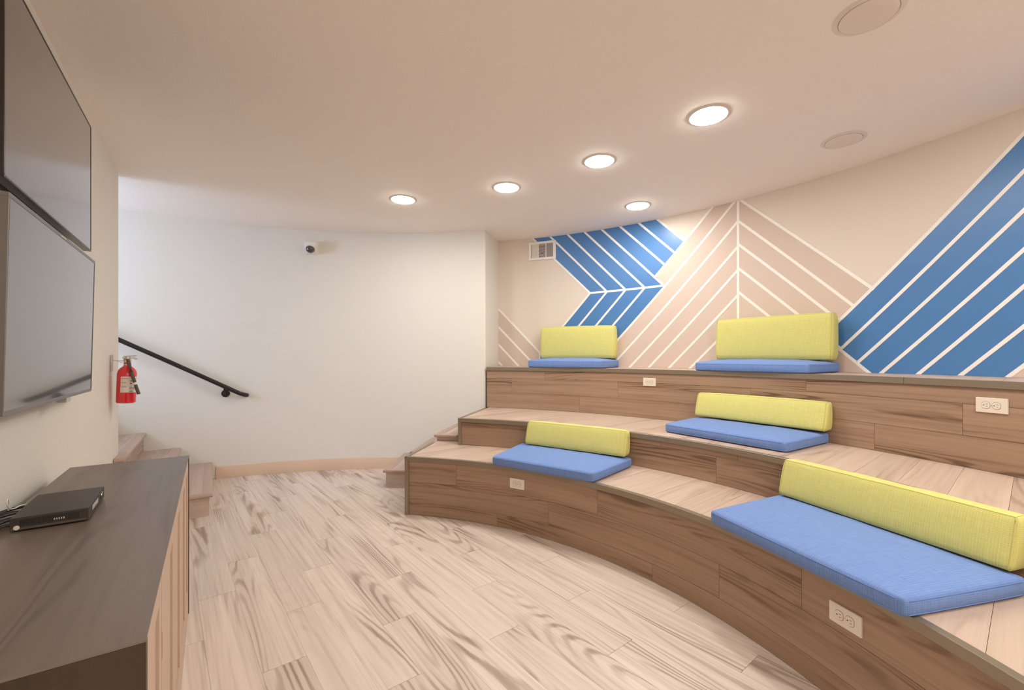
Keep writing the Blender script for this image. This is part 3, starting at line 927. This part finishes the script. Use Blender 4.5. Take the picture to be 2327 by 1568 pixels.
# ------------------------------------------------------------------ ceiling lights
def downlight(x, y, lit, label):
    t = empty('ceiling_light', (x, y, ZC)); tag(t, label, 'ceiling light', 'round ceiling downlights')
    MB().lathe([(.100, -.0005), (.120, -.0004), (.113, -.0036), (.101, -.0072), (.0985, -.0060)], 48, cap=False).build('trim_ring', 'trimring', t)
    MB().lathe([(.0975, -.002), (.0965, -.0085), (.088, -.0115), (.05, -.0135), (.0005, -.014)], 40).build('lens', 'lens' if lit else 'lensoff', t)
def un_c(px, py):
    Y = F_PX * (HC - ZC) / (py - HOR); return (px - CXP) * Y / F_PX, Y
downlight(*un_c(1610, 262), True, 'lit round ceiling light, the largest lit one in view')
downlight(*un_c(1362, 365.5), True, 'lit round ceiling light, second from the right in the front row of four')
downlight(*un_c(1151, 425.5), True, 'lit round ceiling light above the wall corner, third from the right in the front row')
downlight(*un_c(916, 453), True, 'lit round ceiling light farthest left, over the cream wall')
downlight(*un_c(1449.5, 467), True, 'lit round ceiling light closest to the mural, over the blue chevrons')
downlight(*un_c(1973, 33), False, 'unlit round ceiling light cut by the top edge of the picture')
downlight(*un_c(1917, 318), False, 'unlit round ceiling light near the mural at the right')
# the same rings go on out of view
cR = Vector((-1.28, .96))
for R_, aa in ((2.86, (0, -16, -32, -48)), (3.86, (5, -18, -40))):
    for a in aa:
        p = pol(cR, R_, a); downlight(p.x, p.y, True, 'lit round ceiling light out of view, %s of the %s ring' % (('first', 'second', 'third', 'last')[(0, -16, -32, -48).index(a) if R_ < 3 else (5, -18, -40).index(a)], 'inner' if R_ < 3 else 'outer'))

# ------------------------------------------------------------------ handrail
hr = empty('handrail', (-2.8, 4.6, 0)); tag(hr, 'black tubular handrail sloping down the cream wall above the stairs', 'handrail')
def hrp(a, r, z): p = pol(C5, r, a); return (p.x + 2.8, p.y - 4.6, z)
a0_, a1_ = 112.4, 134.0
pts = []
RB = R5 - .075
slope = (1.407 - .847) / (127.6 - 112.8)
for i in range(30):
    a = a1_ + (113.6 - a1_) * i / 29; pts.append(hrp(a, RB, .847 + slope * (a - 112.8)))
for q in range(1, 9):
    th = q / 8 * PI / 2
    pts.append(hrp(113.6 - 1.05 * math.sin(th), RB + (.072) * (1 - math.cos(th)), .847 + slope * (113.6 - .9 * math.sin(th) - 112.8)))
MB().tube(pts, .021, 14).build('rail', 'black', hr)
for a in (115.3, 131.5):
    zr = .847 + slope * (a - 112.8)
    b = MB().lathe([(.038, -.001), (.038, -.007), (.030, -.010), (.006, -.011)], 24, 'y')
    zc_ = zr - .075
    p = pol(C5, R5, a)
    br = empty('bracket', (p.x + 2.8, p.y - 4.6, 0), rad(a) - PI / 2); br.parent = hr
    b.v = [(x, y, z + zc_) for x, y, z in b.v]
    b.build('rosette', 'black', br)
    MB().tube([(0, -.008, zc_), (0, -.045, zc_ + .004), (0, -.068, zc_ + .025), (0, -.075, zr - .012)], [.011, .010, .009, .009], 10).build('arm', 'black', br)

# ------------------------------------------------------------------ fire extinguisher
fx = empty('fire_extinguisher', (-2.690, 3.052, .922), ROT_T, 0); tag(fx, 'red fire extinguisher with a black hose hanging by the end of the screen wall', 'fire extinguisher')
fx.rotation_euler = (rad(1.5), rad(2.5), ROT_T)
MB().lathe([(.001, .004), (.040, .0), (.050, .004), (.0535, .012), (.0535, .205), (.050, .225), (.040, .242), (.026, .254), (.019, .262), (.019, .282), (.016, .284)], 40).build('cylinder', 'red', fx)
# label patch wrapped round the side that faces the room
def patch(name, mat, R, th0, th1, z0, z1, off=.0006, n=14, parent=fx):
    vs = []; fs = []
    for i in range(n + 1):
        a = rad(th0 + (th1 - th0) * i / n)
        for z in (z0, z1):
            for r in (R + off, R - .0004): vs.append((r * math.cos(a), r * math.sin(a), z))
    for i in range(n):
        o = i * 4
        fs += [(o, o + 4, o + 6, o + 2), (o + 1, o + 3, o + 7, o + 5), (o, o + 1, o + 5, o + 4), (o + 2, o + 6, o + 7, o + 3)]
    fs += [(0, 2, 3, 1), (n * 4, n * 4 + 1, n * 4 + 3, n * 4 + 2)]
    return MB().add(vs, fs).build(name, mat, parent)
# camera sees the extinguisher from direction toward (0,0): local angle
vdir = Vector((2.69, -3.052)); la = math.degrees(math.atan2(vdir.y, vdir.x)) - math.degrees(ROT_T)
lb = patch('label', 'label', .0535, la - 35, la + 80, .075, .185)
for i in range(9):
    patch('print_line', 'rubber', .0541, la - 30, la + 8 - (i % 4) * 3, .170 - i * .0095, .1712 - i * .0095 + .0012, .0005, 6, lb) if i % 3 == 0 else None
for (t0, t1, z0, z1) in ((22, 30, .150, .158), (20, 30, .134, .142), (18, 36, .098, .112), (42, 56, .098, .112), (18, 40, .082, .086)):
    patch('print_mark', 'slot', .0541, la + t0, la + t1, z0, z1, .0005, 5, lb)
for (t0, t1, z0, z1) in ((20.5, 33.5, .1005, .1095), (44.5, 53.5, .1005, .1095)):
    patch('print_mark', 'label', .0546, la + t0, la + t1, z0, z1, .0005, 5, lb)
MB().lathe([(.019, .282), (.021, .288), (.021, .304), (.015, .306), (.015, .326), (.008, .328)], 20).build('valve', 'steel', fx)
m = MB(); m.box(-.013, .013, -.040, .028, .312, .319); m.box(-.012, .012, -.052, -.038, .306, .315); m.build('carry_handle', 'steel', fx, bevel=.0015)
m = MB(); m.box(-.013, .013, -.045, .022, .326, .333)
m.v = [(x, y, z + (-.10 * (y + .02))) for x, y, z in m.v]; m.build('lever', 'steel', fx, bevel=.0015)
MB().lathe([(.0125, 0), (.0125, .012), (.010, .014)], 18, 'x', (.016, -.004, .296)).build('gauge', 'brass', fx)
m = MB().lathe([(.020, .262), (.0215, .266), (.0215, .268), (.020, .272)], 24, cap=False); m.build('neck_ring', 'steel', fx)
hx = Vector((math.cos(rad(la)), math.sin(rad(la)), 0)); hy = Vector((-hx.y, hx.x, 0))
hp = [hx * .012 + Vector((0, 0, .300)), hx * .036 + hy * .002 + Vector((0, 0, .298)), hx * .055 + hy * .010 + Vector((0, 0, .265)),
      hx * .066 + hy * .022 + Vector((0, 0, .215)), hx * .068 + hy * .040 + Vector((0, 0, .150)), hx * .068 + hy * .056 + Vector((0, 0, .095)), hx * .068 + hy * .066 + Vector((0, 0, .062))]
MB().tube(hp, [.009, .010, .0105, .0105, .010, .010, .0105], 12).build('hose', 'rubber', fx)
MB().tube([hp[4] + Vector((0, 0, -.006)), hp[4] + (hp[5] - hp[4]) * .38], .0122, 14).build('hose_clip', 'label', fx)
# wall bracket
m = MB(); m.box(-.016, .016, .076, .0835, .22, .335); m.box(-.008, .008, .02, .078, .292, .297); m.box(-.008, .008, .015, .022, .292, .312)
m.build('wall_bracket', 'steel', fx)
MB().tube([(-.0, .078, .30), (.012, .05, .29), (.0225, .0, .272), (.012, -.02, .27)], .0018, 6).build('retaining_wire', 'steel', fx)

# ------------------------------------------------------------------ television screens
def tv(s0, s1, dfront, z0, z1, tilt, frame_mat, label, frame_w):
    p = tn(s0, WALLN + dfront)
    t = empty('television', (p.x, p.y, z0), ROT_T, tilt); tag(t, label, 'television', 'wall-mounted screens')
    L_, Hh = s1 - s0, z1 - z0
    m = MB(); fw = frame_w
    m.box(0, L_, 0, .030, 0, fw); m.box(0, L_, 0, .030, Hh - fw, Hh); m.box(0, .006, 0, .030, fw, Hh - fw); m.box(L_ - .006, L_, 0, .030, fw, Hh - fw)
    m.build('frame', frame_mat, t, bevel=.001)
    MB().box(.0055, L_ - .0055, .0015, .012, fw - .0005, Hh - fw + .0005).build('screen', 'screen', t)
    for x in (.0056, L_ - .011): MB().box(x, x + .0054, .0008, .0016, fw, Hh - fw).build('screen_border', 'tvblack', t)
    MB().box(.10, L_ - .10, .012, .050, .08, Hh - .08).build('rear_housing', 'tvblack', t)
    m = MB(); m.box(L_ / 2 - .25, L_ / 2 + .25, .046, dfront - .003, Hh / 2 - .12, Hh / 2 + .12); m.build('wall_mount', 'black', t)
    return t, L_, Hh
T1, L_, Hh = tv(1.845, 2.958, .088, 1.078, 1.720, rad(1.2), 'tvframe', 'lower wall screen in a thin grey frame, tilted slightly forward', .013)
MB().box(L_ * .47, L_ * .53, -.0006, .0, Hh - .009, Hh - .005).build('badge', 'label', T1)
MB().box(L_ - .40, L_ - .33, .010, .040, -.022, -.0005).build('mount_clip', 'steel', T1)
T2, L_, Hh = tv(1.895, 3.015, .078, 1.775, 2.402, 0, 'tvblack', 'upper wall screen with a thin black frame, just under the ceiling', .007)

# ------------------------------------------------------------------ cabinet
cn = Vector((-.625, .7486))
cb = empty('cabinet', (cn.x, cn.y, 0), ROT_T); tag(cb, 'low media cabinet with a dark wood top and tan doors under the screens', 'cabinet')
CL, CD, CH = 1.689, .417, .765
MB().box(0, CL, 0, CD, CH - .004, CH).build('top', 'cabdark', cb, bevel=.001)
MB().box(0, .022, 0, CD, .0005, CH - .0045, 'z').build('side_panel', 'cabend', cb, bevel=.001)
MB().box(CL - .022, CL, 0, CD, .0005, CH - .0045, 'z').build('side_panel', 'cabend', cb, bevel=.001)
MB().box(.0225, CL - .0225, .024, CD - .005, .0905, CH - .023).build('carcass', 'cabend', cb)
MB().box(.0225, CL - .0225, .003, .022, .0005, .070).build('kick_board', 'cabtan', cb, bevel=.001)
edges = [.0235, .322, .722, 1.06, 1.40, CL - .0235]
for i in range(5):
    x0 = edges[i] + .002; x1 = edges[i + 1] - (.002 if i else .004)
    d = empty('door', (x0, 0, 0)); d.parent = cb
    Wd = x1 - x0
    z0, z1 = .076, CH - .0055; st = .058
    m = MB(); m.box(0, st, .003, .022, z0, z1); m.box(Wd - st, Wd, .003, .022, z0, z1)
    m.box(st, Wd - st, .003, .022, z0, z0 + st); m.box(st, Wd - st, .003, .022, z1 - st, z1)
    m.build('door_frame', 'cabtan', d)
    MB().box(st - .002, Wd - st + .002, .009, .017, z0 + st - .002, z1 - st + .002).build('door_panel', 'cabtan', d)
for z in (.58, .20):
    MB().box(edges[1] - .0035, edges[1] + .001, .002, .014, z - .03, z + .03).build('hinge', 'brass', cb)

# ------------------------------------------------------------------ network box and its cables on the cabinet
dv = empty('network_box', (-1.245, 1.288, CH + .004), ROT_T + rad(1)); tag(dv, 'flat black network box with a row of pale marks on the cabinet top', 'electronics')
DL, DW, DH = .256, .157, .036
MB().box(0, DL, 0, DW, 0, DH).build('case', 'device', dv, bevel=.0015)
for x, y in ((.02, .02), (DL - .02, .02), (.02, DW - .02), (DL - .02, DW - .02)):
    MB().lathe([(.007, -.0038), (.007, .0005)], 12, 'z', (x, y, 0)).build('foot', 'rubber', dv)
MB().box(-.0006, .0002, .003, DW - .003, .0025, .0075).build('base_lip', 'rubber', dv)
for i in range(29):       # ventilation slots in the end that faces the camera
    y = .020 + i * .0041
    MB().box(-.0007, .0002, y, y + .0022, .0115 + (.0 if i < 20 else .0), .029).build('vent_slot', 'devdark', dv)
m = MB()
for i in range(5): m.box(-.0012, -.0006, .050 + i * .0048, .052 + i * .0048, .0155, .0205)
m.build('print_mark', 'label', dv)
m = MB().lathe([(.0062, -.0010), (.0062, -.0002)], 20, 'x', (0, DW - .013, .0085)); m.build('sticker', 'label', dv)
m = MB()
for i in range(5): m.box(.060 + i * .0185, .0685 + i * .0185, -.0008, .0002, .0125, .0245)
m.build('front_mark', 'label', dv)
m = MB()
for i in range(5): m.box(.0665 + i * .0185, .0705 + i * .0185, -.0008, .0002, .0205, .027)
m.build('front_mark', 'label', dv)
MB().lathe([(.0026, -.0010), (.0026, .0002)], 12, 'y', (.205, 0, .022)).build('led', 'ledgreen', dv)
MB().lathe([(.0035, -.0009), (.0035, .0002)], 12, 'y', (.222, 0, .024)).build('button', 'label', dv)
MB().lathe([(.0035, -.0009), (.0035, .0002)], 12, 'y', (.196, 0, .014)).build('button', 'devdark', dv)
# cables leave the rear, at local y = DW, and run along the wall side towards the camera
cr_ = Matrix.Rotation(ROT_T + rad(1), 3, 'Z')
def W3(x, y, z): return cr_ @ Vector((x, y, z)) + Vector((-1.245, 1.288, CH))
cabs = [(.02, .012, .0), (.055, .018, .006), (.09, .014, .012), (.125, .020, .018), (.16, .013, .022), (.195, .019, .015)]
for i, (x, z, dz) in enumerate(cabs):
    r = .0042 + .0006 * (i % 2)
    pts = [W3(x, DW + .001, z + .004), W3(x, DW + .02, z + .004), W3(x - .03, DW + .045 + .004 * i, r + dz * .6 + .004), W3(x - .11 - .01 * i, DW + .060 + .006 * i, r + dz * .5),
           W3(x - .26, DW + .052 + .007 * i, r + .001 + dz * .45), W3(x - .48, DW + .058 + .0065 * i, r + .001 + dz * .3), W3(-.50, DW + .064 + .006 * i, r + dz * .3)]
    sm = []
    for k in range(len(pts) - 1):
        p0 = pts[max(k - 1, 0)]; p1, p2 = pts[k], pts[k + 1]; p3 = pts[min(k + 2, len(pts) - 1)]
        for q in range(6):
            t = q / 6
            sm.append(.5 * ((2 * p1) + (p2 - p0) * t + (2 * p0 - 5 * p1 + 4 * p2 - p3) * t * t + (3 * p1 - p0 - 3 * p2 + p3) * t ** 3))
    sm.append(pts[-1])
    o = MB().tube(sm, r, 8).build('cable', 'cable')
    tag(o, 'black cable behind the network box, %s socket from the camera end' % ('first', 'second', 'third', 'fourth', 'fifth', 'sixth')[i], 'cable', 'black cables behind the network box')
pts = [W3(.19, DW + .002, .026), W3(.185, DW + .020, .030), W3(.165, DW + .030, .028), W3(.135, DW + .032, .036), W3(.117, DW + .033, .053), W3(.122, DW + .034, .066), W3(.140, DW + .036, .062), W3(.152, DW + .038, .045), W3(.158, DW + .040, .026)]
sm = []
for k in range(len(pts) - 1):
    p0 = pts[max(k - 1, 0)]; p1, p2 = pts[k], pts[k + 1]; p3 = pts[min(k + 2, len(pts) - 1)]
    for q in range(8):
        t = q / 8
        sm.append(.5 * ((2 * p1) + (p2 - p0) * t + (2 * p0 - 5 * p1 + 4 * p2 - p3) * t * t + (3 * p1 - p0 - 3 * p2 + p3) * t ** 3))
sm.append(pts[-1])
o = MB().tube(sm, .0019, 8).build('cable', 'cablewhite')
tag(o, 'thin white cable curled in a loop behind the network box', 'cable')
